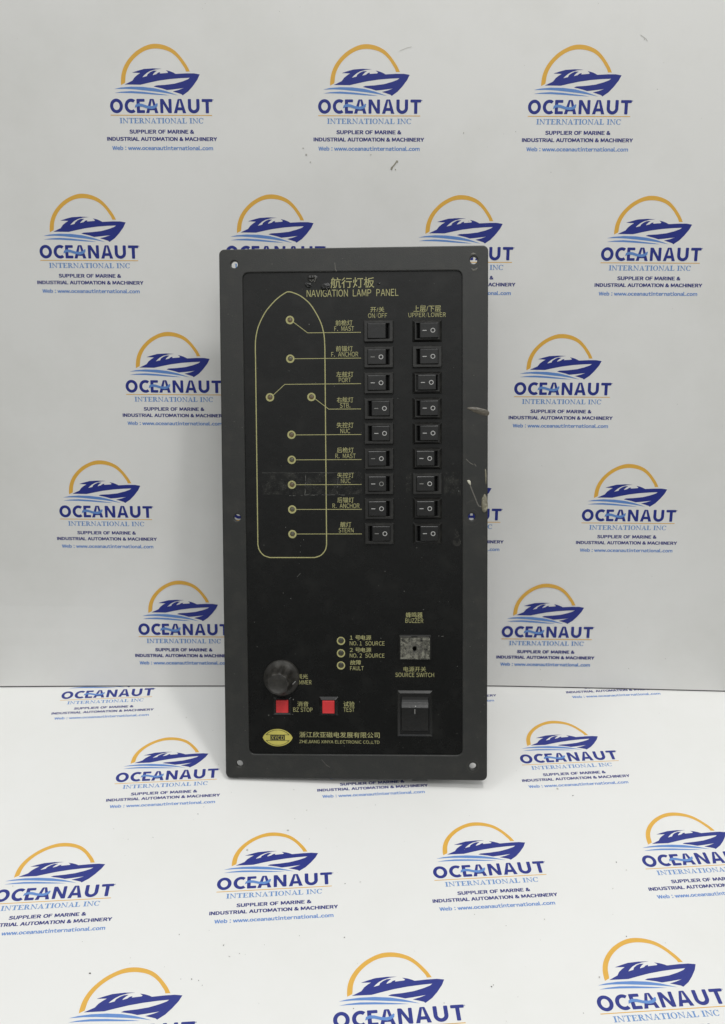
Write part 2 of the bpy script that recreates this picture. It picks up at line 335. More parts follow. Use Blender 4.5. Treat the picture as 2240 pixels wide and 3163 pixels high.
LOGO = make_logo()
def place_logo(parent, x, y, z, used=[0]):
    o = LOGO if not used[0] else LOGO.copy()
    if used[0]: COL.objects.link(o)
    used[0] = 1; o.parent = parent; o.location = (x*U, y*U, z); o['group'] = 'repeated company logo prints'
    return o

def specks(name, marks, parent, z, size, m, seed=3):
    rnd = random.Random(seed); V = []; Fc = []
    for x, y, r in marks:
        n = 7; b = len(V); rad = r*size; e = rnd.uniform(0.45, 1.0); a0 = rnd.uniform(0, 3.14)
        for k in range(n):
            a = 2*math.pi*k/n; q = rad*rnd.uniform(0.6, 1.15); px, py = q*math.cos(a), q*e*math.sin(a)
            V.append((x*U+px*math.cos(a0)-py*math.sin(a0), y*U+px*math.sin(a0)+py*math.cos(a0), z))
        V.append((x*U, y*U, z+rad*0.35))
        for k in range(n): Fc.append((b+k, b+(k+1) % n, b+n))
    o = mesh_obj(name, V, Fc, m, None, parent); o['kind'] = 'stuff'; return o

# ================================================================ setting: ground under everything
g = mesh_obj('ground', [(-3, -3, -0.004), (3, -3, -0.004), (3, 3, -0.004), (-3, 3, -0.004)], [(0, 1, 2, 3)], M['ground']); g['kind'] = 'structure'

# ---------------------------------------------------------------- printed sheet lying on the ground
RF = Matrix(((0.9973684, -0.0724998, 0), (0.0724998, 0.9973684, 0), (0, 0, 1)))
sheet = empty('printed_sheet', Matrix.Translation((-0.0535615, -0.1029285, 0)) @ RF.to_4x4())
tag(sheet, 'white printed sheet lying flat under the panel, covered in blue and gold boat logos', 'sheet')
x0, x1, y0, y1 = -3.11*U, 5.02*U, -4.3*U, 4.6*U
v = []; f = []; nx, ny = 40, 44
for j in range(ny+1):
    for i in range(nx+1): v.append((x0+(x1-x0)*i/nx, y0+(y1-y0)*j/ny, 0))
for j in range(ny):
    for i in range(nx): a = j*(nx+1)+i; f.append((a, a+1, a+nx+2, a+nx+1))
idx = [0]*len(f); b = len(v)
v += [(x0, y0, -0.003), (x1, y0, -0.003), (x1, y1, -0.003), (x0, y1, -0.003), (x0, y0, 0), (x1, y0, 0), (x1, y1, 0), (x0, y1, 0)]
for k in range(4): j = (k+1) % 4; f.append((b+k, b+j, b+4+j, b+4+k)); idx.append(1)
mesh_obj('vinyl_surface', v, f, [M['sheet'], M['edge']], idx, sheet)
for yy, xs in ((2.709, (-1.870, 0.03, 1.90, 3.782)), (1.376, (-1.078, 0.956, 2.988)), (-0.004, (-1.901, 0, 1.9035, 3.803)), (-1.348, (-1.096, 0.954, 2.996)), (-2.72, (-1.90, 0, 1.90, 3.80))):
    for xx in xs: place_logo(sheet, xx, yy, 0.00006)
FM = [[-0.6633,2.0999,3],[-0.4269,1.1827,2.5],[-0.6805,1.0068,3],[-0.729,0.9184,4],[-1.4962,0.7865,2],[-1.1203,0.6553,3],[-1.3459,0.6469,2.5],[-0.9054,0.9839,1.5],[-0.5721,1.5803,3],[-0.7659,0.8471,1.5],[2.8917,0.9221,6],[0.1862,0.7967,3],[0.3175,0.541,3],[0.6162,0.0112,4],[0.5798,-0.5358,5],[0.2095,-0.4953,3],[-0.4099,-0.5436,5],[-0.2775,-0.6315,3],[-0.23,-0.6438,2],[-0.538,-0.3948,2],[-0.0773,-0.5629,2],[1.6927,-0.3831,2.5],[1.9355,-0.5128,3],[3.0644,0.0863,5],[-1.4536,-0.7323,7],[-0.781,-0.4163,4],[-1.5655,-0.4321,2],[-0.8686,-0.7136,2.5],[-0.7295,-0.8329,3],[-0.6455,-0.8386,4.5],[-0.5886,-0.8538,3],[-0.5575,-0.8985,3],[0.6136,-1.1764,3],[1.3151,-1.1778,3],[1.1404,-0.7057,2],[2.9111,-0.6828,4],[2.3669,-1.3329,3],[0.9608,0.9245,3.5],[0.1809,1.1779,2.5],[1.7065,-1.0627,5],[1.7245,-1.0498,4],[-2.2703,0.1753,3],[-1.495,0.7785,2],[-0.1108,-1.084,1.5],[1.8958,-1.1649,2],[1.8389,0.7291,2],[1.1899,0.4523,1.5],[-2.1991,1.2899,1.5]]
FP = [[-0.9609,2.3274,5],[2.829,1.916,4],[-0.3573,-0.6532,6],[2.2732,-0.4709,4],[3.1272,-0.0057,6],[2.9452,-0.1962,6],[3.2115,-0.7653,4],[2.577,-1.0389,7],[2.7632,1.0224,9],[0.12,0.66,8],[-0.25,0.45,10],[0.75,0.02,6],[0.3,0.9,6]]
rnd = random.Random(11)
FP += [[rnd.uniform(-2.6, 4.2), rnd.uniform(-1.8, 2.6), rnd.uniform(1.0, 3.0)] for _ in range(70)]
specks('dirt_specks', FM, sheet, 0.0003, 0.00011, M['dirt'])
specks('faint_smudges', FP, sheet, 0.0003, 0.00011, M['dirt_pale'], 5)

# ---------------------------------------------------------------- backdrop board leaning back
RB = Matrix(((0.9998917, -0.0023254, -0.0145330), (-0.0134856, 0.2507687, -0.9679531), (0.0058953, 0.9680442, 0.2507102)))
BO = Vector((0.00734410, 0.229171, 0.4485155))
board = empty('backdrop_board', Matrix.Translation(BO) @ RB.to_4x4().normalized())
tag(board, 'tall white backdrop board leaning behind the panel, printed with blue and gold boat logos', 'board')
def bow(x):      # how far the bottom edge strays from the plane, in print units (positive = away from camera)
    K = [(-4.2, -0.13), (-3, -0.085), (-1.5, -0.044), (0, 0.012), (1.5, 0.034), (2.8, 0.02), (4.2, -0.004)]
    for (a, p), (c, q) in zip(K, K[1:]):
        if x <= c: t = (x-a)/(c-a); return p+(q-p)*t
    return K[-1][1]
def dz_at(x, h): return -0.9*bow(x)*max(0.0, 1-h/1.3)**2
def board_pt(x, h, back):
    """x in print units, h = distance above the bottom edge"""
    dz = dz_at(x, h)
    wz = lambda y: BO.z/U+0.0058953*x+0.9680442*y+0.2507102*dz
    y = (0.004-(BO.z/U+0.0058953*x+0.2507102*dz))/0.9680442+h
    return (x*U, y*U, dz*U-back)
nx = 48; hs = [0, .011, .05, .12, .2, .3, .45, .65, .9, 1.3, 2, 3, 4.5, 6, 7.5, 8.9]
v = []; f = []; idx = []
for back in (0, 0.0035):
    for h in hs:
        for i in range(nx+1): v.append(board_pt(-4.1+8.2*i/nx, h, back))
n1 = nx+1; NB = n1*len(hs)
for j in range(len(hs)-1):
    for i in range(nx):
        a = j*n1+i; f.append((a, a+1, a+n1+1, a+n1)); idx.append(1 if j == 0 else 0); a += NB; f.append((a, a+n1, a+n1+1, a+1)); idx.append(0)  # lowest front strip painted dark for the contact shadow and dark edge
for i in range(nx):
    f.append((i, NB+i, NB+i+1, i+1)); idx.append(1); a = (len(hs)-1)*n1+i; f.append((a, a+1, NB+a+1, NB+a)); idx.append(1)
for j in range(len(hs)-1):
    a = j*n1; f.append((a, a+n1, NB+a+n1, NB+a)); idx.append(0); a += nx; f.append((a, NB+a, NB+a+n1, a+n1)); idx.append(0)
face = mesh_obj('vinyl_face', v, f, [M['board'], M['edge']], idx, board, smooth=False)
for yy, xs in ((1.385, (-2.85, -0.95, 0.95, 2.85)), (0, (-2.0437, 0, 2.0519)), (-1.3855, (-2.8408, -0.945, 0.955, 2.8489)), (-2.745, (-2.036, 0, 2.03)), (-4.099, (-2.8261, -0.945, 0.94, 2.8117)), (-5.435, (-2.0312, -0.01, 2.0034))):
    for xx in xs:
        lo = place_logo(board, xx, yy, 0.00006)
        if yy < -5:          # the lowest row follows the slight curl of the vinyl
            lo.data = lo.data.copy()
            for q in lo.data.vertices:
                X_ = xx+q.co.x/U; h_ = yy+q.co.y/U+6.02; q.co.z += dz_at(X_, h_)*U+(0.00025 if h_ < 1.32 else 0)
BMK = [[-0.8665,0.9345,2.2],[2.7972,0.249,3.2],[0.9986,-0.7504,2],[1.8052,-0.5195,2.4],[1.8536,-3.4766,2],[-2.5261,0.9165,1],[-1.5766,1.004,1.5],[-0.6688,0.9739,1.5],[3.3321,-5.6508,3],[1.9491,-5.7923,3],[-3.6054,-5.8417,2.5],[-1.1877,-3.9233,1.8],[-3.6488,-1.2204,1.5],[-0.7515,0.1801,1.2],[1.323,-0.163,2],[1.4405,-0.142,3],[-0.8816,-5.1121,2],[3.1121,-4.6911,2.2]]
BPL = [[2.6394,0.696,5],[2.1794,1.0088,2.5],[2.9338,-5.7718,5],[1.9702,-5.9207,4],[-3.9498,-5.9802,3],[3.5695,-6.1312,5],[1.0057,-0.9854,4],[3.2377,-2.8121,3],[-3.5508,-4.5434,2],[2.0721,-5.2677,3],[-0.62,-0.36,9],[-0.58,-0.43,5],[-0.65,-0.30,7],[0.02,-0.36,6],[0.93,-0.155,7]]
rnd = random.Random(4)
BPL += [[rnd.uniform(-3.8, 3.8), rnd.uniform(-5.9, 1.2), rnd.uniform(1.0, 2.6)] for _ in range(60)]
specks('dirt_specks', BMK, board, 0.0003, 0.00011, M['dirt'])
specks('faint_smudges', BPL, board, 0.0003, 0.00011, M['dirt_pale'], 9)
# small chip in the vinyl under the middle top logo
F = Flat(); F.line([(0.2798, -0.4198), (0.268, -0.432), (0.2608, -0.4441), (0.2387, -0.4685), (0.224, -0.482), (0.220, -0.498)], 0.012, 0, 0)
F.line([(0.2387, -0.4685), (0.2320, -0.490), (0.227, -0.503)], 0.006, 2e-5, 0); F.poly([(0.268, -0.413), (0.287, -0.414), (0.290, -0.428), (0.276, -0.432)], 4e-5, 0); F.poly([(0.258, -0.494), (0.267, -0.492), (0.270, -0.502), (0.261, -0.505)], 0, 0)
F.line([(2.60, 0.735), (2.655, 0.70), (2.67, 0.68)], 0.004, 0, 1); F.line([(0.29, -0.011+0.6), (0.36, 0.615), (0.405, 0.625)], 0.003, 0, 1)
F.build('vinyl_chip', [M['dirt_mid'], M['dirt_pale']], board, U, (0, 0, 0.0003))

# ================================================================ the panel
K = 0.00099                    # one panel millimetre in metres
TLc = Vector((-0.1031904, 0.1654961, 0.3624239))
EX = Vector((0.9986021, -0.0419843, 0.0321117)); EY = Vector((0.0115050, -0.4203069, -0.9073091)); NZ = Vector((-0.0515895, -0.9064102, 0.4192363))
base = TLc+EX*(100*K)+EY*(401.1*K)
MW = Matrix.Translation(base) @ Matrix((EX, -EY, NZ)).transposed().to_4x4()
panel = empty('lamp_panel', MW)
tag(panel, 'dark grey lamp panel with black face, rocker switches and knob, leaning on the board', 'control panel')
def pu(u): return (u-100)
def pv(v): return (401.1-v)
def pl(u, v, z=0.0): return (pu(u)*K, pv(v)*K, z*K)
def scale_v(v): return [(a*K, b*K, c*K) for a, b, c in v]
def part(name, vf, m, parent=None, loc=(0, 0, 0), smooth=False, rot=0.0):
    v, f = vf
    o = mesh_obj(name, scale_v(v), f, m, None, parent or panel, smooth); o.location = loc
    if rot: o.rotation_euler = (0, 0, rot)
    return o
def curve_solid(name, loops, depth, bevel, m, z_top, parent):
    """filled 2D outline with holes, given depth below z_top"""
    c = bpy.data.curves.new(name, 'CURVE'); c.dimensions = '2D'; c.fill_mode = 'BOTH'; c.extrude = (depth/2-bevel)*K; c.bevel_depth = bevel*K; c.bevel_resolution = 2; c.offset = -bevel*K
    for L in loops:
        s = c.splines.new('POLY'); s.points.add(len(L)-1); s.use_cyclic_u = True
        for k, p in enumerate(L): s.points[k].co = (p[0]*K, p[1]*K, 0, 1)
    o = bpy.data.objects.new(name, c); COL.objects.link(o)
    me = bpy.data.meshes.new_from_object(o.evaluated_get(bpy.context.evaluated_depsgraph_get()))
    bpy.data.objects.remove(o); me.transform(Matrix.Translation((0, 0, (z_top-depth/2)*K))); me.materials.clear(); me.materials.append(m); me.name = name
    return link(bpy.data.objects.new(name, me), parent)
def circ(u, v, r, n=28, rev=True):
    p = [(pu(u)+r*math.cos(2*math.pi*k/n), pv(v)+r*math.sin(2*math.pi*k/n)) for k in range(n)]
    return p[::-1] if rev else p
HOLES = [(11.4, 11.2, 2.6), (189.4, 10.6, 2.7), (11.3, 200.5, 2.6), (188.1, 200.3, 2.6), (10.8, 389.9, 2.5), (189.2, 390.1, 2.6)]
outer = rr(200, 401.1, 4.0, 6, 0, 200.55)
inner = [(pu(u), pv(v)) for u, v in [(17.6+4, 17.4), (180.6-5, 18.0)]]
def rrq(c, r, n=5):
    """rounded quad from 4 corners (clockwise seen from the front)"""
    out = []
    for k in range(4):
        p = Vector(c[k]); a = (Vector(c[k-1])-p).normalized(); b_ = (Vector(c[(k+1) % 4])-p).normalized()
        s = p+a*r; e = p+b_*r
        for j in range(n+1):
            t = j/n; out.append(tuple((1-t)**2*s+2*t*(1-t)*p+t*t*e))
    return out
inner = rrq([(pu(17.6), pv(17.4)), (pu(180.7), pv(18.0)), (pu(181.4), pv(381.7)), (pu(18.3), pv(382.3))], 5)
bez = curve_solid('bezel', [outer, inner]+[circ(*h) for h in HOLES], 4.5, 0.8, M['bezel'], 0.0, panel)
for p in bez.data.polygons: p.use_smooth = False
LEDS = [(52.6, 52.6), (52.6, 81.36), (37.0, 109.99), (68.3, 109.98), (53.0, 138.2), (53.0, 157.05), (53.0, 175.8), (53.0, 194.5), (53.0, 213.2), (89.33, 294.62), (89.27, 304.1), (89.21, 313.5)]
plate = curve_solid('face_plate', [rrq([(pu(14), pv(14)), (pu(184), pv(14)), (pu(184), pv(386)), (pu(14), pv(386))], 2)]+[circ(u, v, 2.4) for u, v in LEDS], 2.0, 0.05, M['plate'], -1.5, panel)
# housing box behind the plate: rests on the sheet with its rear bottom edge, touches the board with its top
hv, hf = prism([(-28, 0), (-28, -22.5), (28, -22.5), (28, 0)], 0, 1)
hb = loft([([(pu(24), pv(387)), (pu(176), pv(387)), (pu(176), pv(20)), (pu(24), pv(20))], -27), ([(pu(24), pv(387)), (pu(176), pv(387)), (pu(176), pv(20)), (pu(24), pv(20))], -3.6)], True, True)
part('housing', hb, M['housing'])
part('mounting_foot', prism([(-6, -3), (-6, -0.2), (6, -0.2), (6, -3)], -2.5, 3.0, 0.3), M['matte'], panel, pl(149, 400.6, -4.6))
part('mounting_foot', prism([(-1.2, -3), (-1.2, -0.2), (1.2, -0.2), (1.2, -3)], -2.0, 3.0, 0.3), M['matte'], panel, pl(4.0, 400.8, -4.6))

# ---------------------------------------------------------------- printing on the face plate
TEXTS = [('航行灯板', 83.3, 21.66, 115.89, 29.5), ('NAVIGATION  LAMP  PANEL', 65.38, 30.54, 133.73, 35.8), ('开/关', 112.88, 43.59, 123.29, 47.69), ('ON/OFF', 111.12, 47.93, 125.27, 52.07), ('上层/下层', 144.9, 43.07, 165.23, 47.81), ('UPPER/LOWER', 141.16, 47.91, 168.82, 51.94), ('前桅灯', 86.84, 53.07, 99.43, 57.2), ('F.  MAST', 85.87, 57.7, 100.61, 61.19), ('前锚灯', 86.98, 72.2, 99.59, 76.33), ('F.  ANCHOR', 83.45, 76.69, 103.59, 80.23), ('左舷灯', 87.12, 91.26, 99.88, 95.38), ('PORT', 88.98, 95.81, 98.11, 99.23), ('右舷灯', 87.27, 110.23, 99.77, 114.35), ('STB.', 89.67, 114.8, 97.46, 118.21), ('失控灯', 87.14, 129.16, 99.8, 133.27), ('NUC', 89.95, 133.88, 97.22, 137.28), ('后桅灯', 87.15, 147.85, 99.83, 151.95), ('R.  MAST', 86.04, 152.55, 101.3, 156.0), ('失控灯', 87.3, 166.72, 99.86, 170.82), ('NUC', 90.12, 171.32, 97.4, 174.73), ('后锚灯', 87.18, 185.37, 99.76, 189.47), ('R.  ANCHOR', 83.62, 190.1, 103.93, 193.54), ('艉灯', 89.37, 203.95, 97.62, 208.04), ('STERN', 88.11, 208.56, 99.36, 211.98), ('蜂鸣器', 138.58, 272.5, 151.31, 276.7), ('BUZZER', 138.3, 277.29, 151.84, 280.66), ('1 号电源', 96.05, 290.19, 112.4, 293.97), ('NO. 1  SOURCE', 96.03, 294.86, 122.47, 298.05), ('2 号电源', 96.0, 299.68, 112.36, 303.32), ('NO. 2  SOURCE', 95.97, 304.23, 122.43, 307.4), ('故障', 96.22, 309.32, 104.53, 313.0), ('FAULT', 96.19, 314.01, 106.56, 317.13), ('电源开关', 136.84, 314.07, 153.82, 317.96), ('SOURCE SWITCH', 130.56, 318.78, 159.92, 322.05), ('调光', 55.12, 320.33, 63.89, 324.01), ('DIMMER', 53.98, 325.05, 66.61, 328.29), ('消音', 55.62, 341.41, 64.13, 345.37), ('BZ STOP', 52.41, 346.16, 67.26, 349.52), ('试验', 90.96, 341.15, 99.43, 345.24), ('TEST', 90.93, 345.86, 99.41, 349.27), ('浙江欣亚磁电发展有限公司', 56.93, 364.91, 118.5, 369.37), ('ZHEJIANG XINYA ELECTRONIC CO.,LTD', 56.88, 371.33, 118.34, 374.1)]
for t, a, b_, c, d in TEXTS:
    F = Flat(); cjk = any(ord(ch) > 0x2000 for ch in t)
    F.text(t, pu(a), pv(d), pu(c), pv(b_), 0, 0, 0.002 if cjk else 0.0)
    F.build('lettering', M['yellow'], plate, K, (0, 0, -1.46*K))
def catmull(pts, n=6):
    out = []
    for k in range(len(pts)-1):
        p0 = pts[max(k-1, 0)]; p1 = pts[k]; p2 = pts[k+1]; p3 = pts[min(k+2, len(pts)-1)]
        for j in range(n):
            t = j/n; out.append(tuple(0.5*((2*p1[i])+(-p0[i]+p2[i])*t+(2*p0[i]-5*p1[i]+4*p2[i]-p3[i])*t*t+(-p0[i]+3*p1[i]-3*p2[i]+p3[i])*t**3) for i in (0, 1)))
    return out+[pts[-1]]
F = Flat()
ship = catmull([(26.4, 80), (26.33, 75.2), (26.6, 67.2), (27.8, 60.4), (29.7, 54.9), (32.3, 49.7), (35.75, 44.39), (42.58, 37.17), (49.4, 32.4), (52.3, 31.75), (55.2, 32.4), (60.9, 35.0), (67.32, 40.36), (72.2, 47.6), (76.0, 55.4), (78.1, 63.9), (78.65, 73.05), (78.7, 80)])
ship += catmull([(78.92, 221.2), (77.9, 225.3), (74.6, 229.2), (69.85, 231.0)])+catmull([(35.6, 231.0), (30.9, 229.2), (27.7, 225.3), (26.6, 221.2)])
F.line([(pu(a), pv(b_)) for a, b_ in ship], 0.74, 0, 0, True)
F.build('ship_outline', M['yellow'], plate, K, (0, 0, -1.46*K))
LEAD = [[(54.9, 53.9), (65.8, 62.25), (105.7, 62.3)], [(55.3, 81.36), (105.7, 81.4)], [(39.2, 108.6), (48.3, 100.4), (105.63, 100.37)], [(70.6, 111.0), (81.3, 119.17), (105.5, 119.2)]]
LEAD += [[(55.7, y), (105.7, y)] for y in (138.3, 157.05, 175.8, 194.5, 213.1)]
for L in LEAD:
    F = Flat(); F.line([(pu(a), pv(b_)) for a, b_ in L], 0.46, 0, 0); F.build('leader_line', M['yellow'], plate, K, (0, 0, -1.44*K))
for k, (u, v_) in enumerate(LEDS):
    low = k > 8; ri = 2.35 if low else 2.0; rl = 2.12 if low else 1.8
    F = Flat(); F.ring(0, 0, 3.15, ri, 0, 0, 32)
    r_ = F.build('lamp_ring', M['yellow'], panel, K); r_.location = pl(u, v_, -1.42)
    w = loft([([(ri*math.cos(a), ri*math.sin(a)) for a in [2*math.pi*j/28 for j in range(28)]], 0.0), ([((rl-.05)*math.cos(a), (rl-.05)*math.sin(a)) for a in [2*math.pi*j/28 for j in range(28)]], -0.6)], False, False)
    part('lamp_collar', w, M['ring_wall'], r_, (0, 0, 0), True)
    dome = [([((rl*math.cos(q))*math.cos(a), (rl*math.cos(q))*math.sin(a)) for a in [2*math.pi*j/20 for j in range(20)]], -0.65+0.45*math.sin(q)) for q in [0, .4, .8, 1.15, 1.45]]
    part('lamp_lens', loft(dome), M['lens3'] if low else (M['lens2'] if k in (0, 2, 3, 4, 6) else M['lens']), r_, (0, 0, 0), True)
# badge
F = Flat()
def lens(a, b_, n=26, p=1.0, y0=-9, y1=9):
    pts = []
    for k in range(n): t = -1+2*k/n; pts.append((a*t, b_*(1-abs(t)**2.1)**0.72))
    for k in range(n): t = 1-2*k/n; pts.append((a*t, -b_*(1-abs(t)**2.1)**0.72))
    return [(x, max(y0, min(y1, y))) for x, y in pts]
F.poly(lens(11.55, 6.75), 0, 0)
def seg(a, b_, yb, sgn):
    top = [(x, y) for x, y in lens(a, b_) if y > yb]
    xs = sorted(top); return [(x, sgn*y) for x, y in ([(xs[0][0]-.45, yb)]+xs+[(xs[-1][0]+.45, yb)])]
for sgn in (1, -1):
    F.poly(seg(10.4, 6.1, 2.05, sgn), 3e-5, 1); F.poly(seg(9.95, 5.75, 2.4, sgn), 6e-5, 0)
F.poly([(-5.6, -1.95), (5.6, -1.95), (5.6, 1.95), (-5.6, 1.95)], 3e-5, 1)
F.text('XYCD', -4.9, -1.5, 4.9, 1.5, 6e-5, 0, 0.0)
bd = F.build('maker_badge', [M['yellow2'], M['black_ink']], plate, K); bd.location = pl(40.2, 369.7, -1.46)

# ---------------------------------------------------------------- rocker switches
def frame_geo(w, h, ow, oh, z1, style, bev=None):
    bw, bh = (ow+1.5, oh+1.3) if bev is None else (w-bev, h-bev)
    if style == 'flat':
        L = [(rr(w, h, .7, 3), 0), (rr(w, h, .7, 3), z1-.6), (rr(w-.9, h-.9, .6, 3), z1), (rr(ow+.3, oh+.3, .3, 3), z1), (rr(ow, oh, .25, 3), z1-.15), (rr(ow, oh, .25, 3), -1.6)]
    else:
        L = [(rr(w, h, .2, 3), 0), (rr(w, h, .2, 3), .35), (rr(bw, bh, .3, 3), z1), (rr(ow+.3, oh+.3, .3, 3), z1), (rr(ow, oh, .25, 3), z1-.15), (rr(ow, oh, .25, 3), -1.6)]
    return loft(L, False, False)
FR = {}
def rocker_mesh(side):
    s = -1 if side == 'A' else 1
    pr = [(s*8.1, -1.6), (s*8.1, 4.2), (-s*5.2, 3.5), (-s*8.0, -0.9), (-s*8.0, -1.6)]
    return prism(pr, -5.6, 5.6, 0.5)
YS = [61.87, 81.0, 100.14, 119.13, 137.68, 156.45, 175.33, 193.94, 212.66]
left_state = 'AAABBAAAB'; right_state = 'BBCBBAAAB'
proto = {}
def place_switch(u, v_, style, state, marks):
    key = (style,)
    if key not in proto:
        sz = (21.9, 15.9) if style == 'flat' else (21.8, 16.1)
        proto[key] = [part('switch_frame', frame_geo(sz[0], sz[1], 16.4, 11.5, 3.3 if style == 'flat' else 2.7, style), M['plastic']), False]
    src, used = proto[key]
    if not used: fr = src; proto[key][1] = True
    else: fr = src.copy(); COL.objects.link(fr)
    fr.parent = panel; fr.location = pl(u, v_, -1.5)
    kr = ('rk', state)
    if kr not in proto:
        if state == 'C': g_ = prism([(-6.9, -1.6), (-6.9, 3.7), (6.4, 3.8), (7.8, -.6), (7.8, -1.6)], -5.6, 5.6, 0.5)
        else: g_ = rocker_mesh(state)
        proto[kr] = [part('rocker', g_, M['rocker'], fr), False]
    src, used = proto[kr]
    if not used: rk = src; proto[kr][1] = True
    else: rk = src.copy(); COL.objects.link(rk)
    rk.parent = fr; rk.location = (0, 0, 0)
    # well floor behind the rocker
    F = Flat(); F.poly([(-8.2, -5.75), (8.2, -5.75), (8.2, 5.75), (-8.2, 5.75)], 0, 0); wl = F.build('switch_well', M['pit'], fr, K, (0, 0, -1.55*K)) if ('well',) not in proto else proto[('well',)].copy()
    if ('well',) not in proto: proto[('well',)] = wl
    else: COL.objects.link(wl)
    wl.parent = fr
    if not marks: return
    sh = {'A': -4.4, 'B': -1.9, 'C': -3.2}[state]; so = {'A': 1.75, 'B': 4.2, 'C': 3.0}[state]
    zr = lambda x: (4.2+(x+8.1)*(-0.7/13.3) if state == 'A' else (3.5+(x+5.2)*(0.7/13.3) if state == 'B' else 3.7+(x+6.9)*(.1/13.3)))
    mdash, mring = marks
    for nm, cx, m_ in (('dash_mark', sh, mdash), ('ring_mark', so, mring)):
        F = Flat()
        if nm == 'dash_mark': F.line([(-1.5, 0), (1.5, 0)], 0.55, 0, 0)
        else: F.ring(0, 0, 1.72, 1.2, 0, 0, 24)
        o = F.build(nm, M[m_], fr, K); o.location = (cx*K, 0, (zr(cx)+0.04)*K)
        sl = {'A': 0.7/13.3, 'B': -0.7/13.3, 'C': -.1/13.3}[state]; o.rotation_euler = (0, sl, 0)
W_, D_ = 'white_mark', 'dim_mark'
LM = [None, (D_, W_), (W_, W_), (D_, W_), (W_, W_), (D_, W_), (W_, D_), (W_, W_), (D_, W_)]
RM = [(W_, W_)]*6+[(D_, W_)]+[(W_, W_)]*2
for k, yv in enumerate(YS):
    place_switch(118.95, yv, 'flat', left_state[k], LM[k])
for k, yv in enumerate(YS):
    place_switch(154.98, yv+0.02, 'flat' if k in (1, 6) else 'bevel', right_state[k], RM[k])

# ---------------------------------------------------------------- source switch (large rocker)
sf = part('source_switch', frame_geo(26.4, 35.2, 20.5, 26.4, 1.6, 'bevel', 3.6), M['rocker'], panel, pl(145.4, 350.0, -1.5))
pr = [(-13.0, -1.6), (-13.0, 1.5), (-12.8, 1.9), (5.1, 3.7), (5.7, 3.5), (7.2, 2.3), (8.5, 1.1), (10.5, 0.5), (13.0, 0.2), (13.0, -1.6)]
part('rocker', prism(pr, -10.1, 10.1, 0.12, 'y'), M['rocker'], sf)
F = Flat(); F.poly([(-10.2, -13.2), (10.2, -13.2), (10.2, 13.2), (-10.2, 13.2)], 0, 0); F.build('switch_well', M['pit'], sf, K, (0, 0, -1.55*K))
F = Flat(); F.line([(0, -1.9), (0, 1.9)], 0.62, 0, 0); o = F.build('line_mark', M['dim_mark'], sf, K); o.location = (-0.1*K, 2.3*K, 3.47*K); o.rotation_euler = (0.10, 0, 0)
F = Flat(); F.ring(0, 0, 0.4, 0.01, 0, 0, 10); o = F.build('chip', M['white_mark'], sf, K); o.location = (0.4*K, 6.3*K, 3.3*K); o.rotation_euler = (-0.78, 0, 0)

# ---------------------------------------------------------------- buzzer
bf = part('buzzer', loft([(rr(24.6, 19.0, 1.0, 3), 0), (rr(24.4, 18.8, 1.0, 3), 1.2), (rr(23.2, 17.6, .8, 3), 1.5), (rr(23.0, 17.4, .6, 3), 4.4), (rr(22.5, 16.9, .5, 3), 4.8)]), M['matte'], panel, pl(145.6, 299.2, -1.5))
grm = [((math.sin(k*12.9898)*43758.5453) % 1.0) for k in range(400)]
F = Flat()
gw, gh, NXg, NYg = 22.0, 16.2, 22, 16
pts = [[(-gw/2+gw*i/NXg, -gh/2+gh*j/NYg) for i in range(NXg+1)] for j in range(NYg+1)]
for j in range(NYg):
    for i in range(NXg): F.poly([pts[j][i], pts[j][i+1], pts[j+1][i+1], pts[j+1][i]], 0, 0)
F.build('grime', M['grime'], bf, K, (0, 0, 4.86*K))
F = Flat()
for r_ in (2.6, 3.4, 4.2, 5.1, 6.0): F.ring(0, 0, r_+.13, r_-.13, 0, 0, 36)
F.build('sound_groove', M['scratch'], bf, K, (-0.4*K, -0.1*K, 4.92*K))
F = Flat(); F.ring(0, 0, 1.6, 0.01, 0, 0, 20); F.build('sound_hole', M['pit'], bf, K, (-0.4*K, -0.1*K, 4.97*K))
F = Flat(); F.line([(-11.4, 8.75), (-3, 8.8)], 0.4, 0, 0); F.line([(1.8, 8.7), (10.5, 8.6)], 0.4, 0, 0); F.build('worn_edge', M['scratch'], bf, K, (0, 0, 4.83*K))

# ---------------------------------------------------------------- dimmer knob
def knob_loop(r, amp, n=60, lobes=9):
    return [((r+amp*math.cos(lobes*a))*math.cos(a), (r+amp*math.cos(lobes*a))*math.sin(a)) for a in [2*math.pi*k/n for k in range(n)]]
kn = loft([(knob_loop(13.2, 0), 0), (knob_loop(13.75, 0), .8), (knob_loop(13.7, 0), 3.0), (knob_loop(13.2, 0), 3.7), (knob_loop(11.2, 0.15), 5.6), (knob_loop(10.0, .45), 7.2), (knob_loop(9.2, .75), 9.5), (knob_loop(8.8, .8), 14), (knob_loop(8.2, .7), 20), (knob_loop(7.9, .45), 22.2), (knob_loop(7.5, .15), 22.9), (knob_loop(6.9, 0), 23.1), (knob_loop(6.5, 0), 22.7), (knob_loop(2.0, 0), 22.6)])
kb = part('dimmer_knob', kn, M['knob'], panel, pl(43.9, 322.8, -1.5), True)
lo = prism([(-.25, -.12), (-.25, .12), (.25, .12), (.25, -.12)], -2.0, 2.0); ln = part('pointer_line', lo, M['white_mark'], kb, (9.9*K, -2.9*K, 5.1*K+1.9*K)); ln.rotation_euler = (math.radians(10), math.radians(38), math.radians(-38))

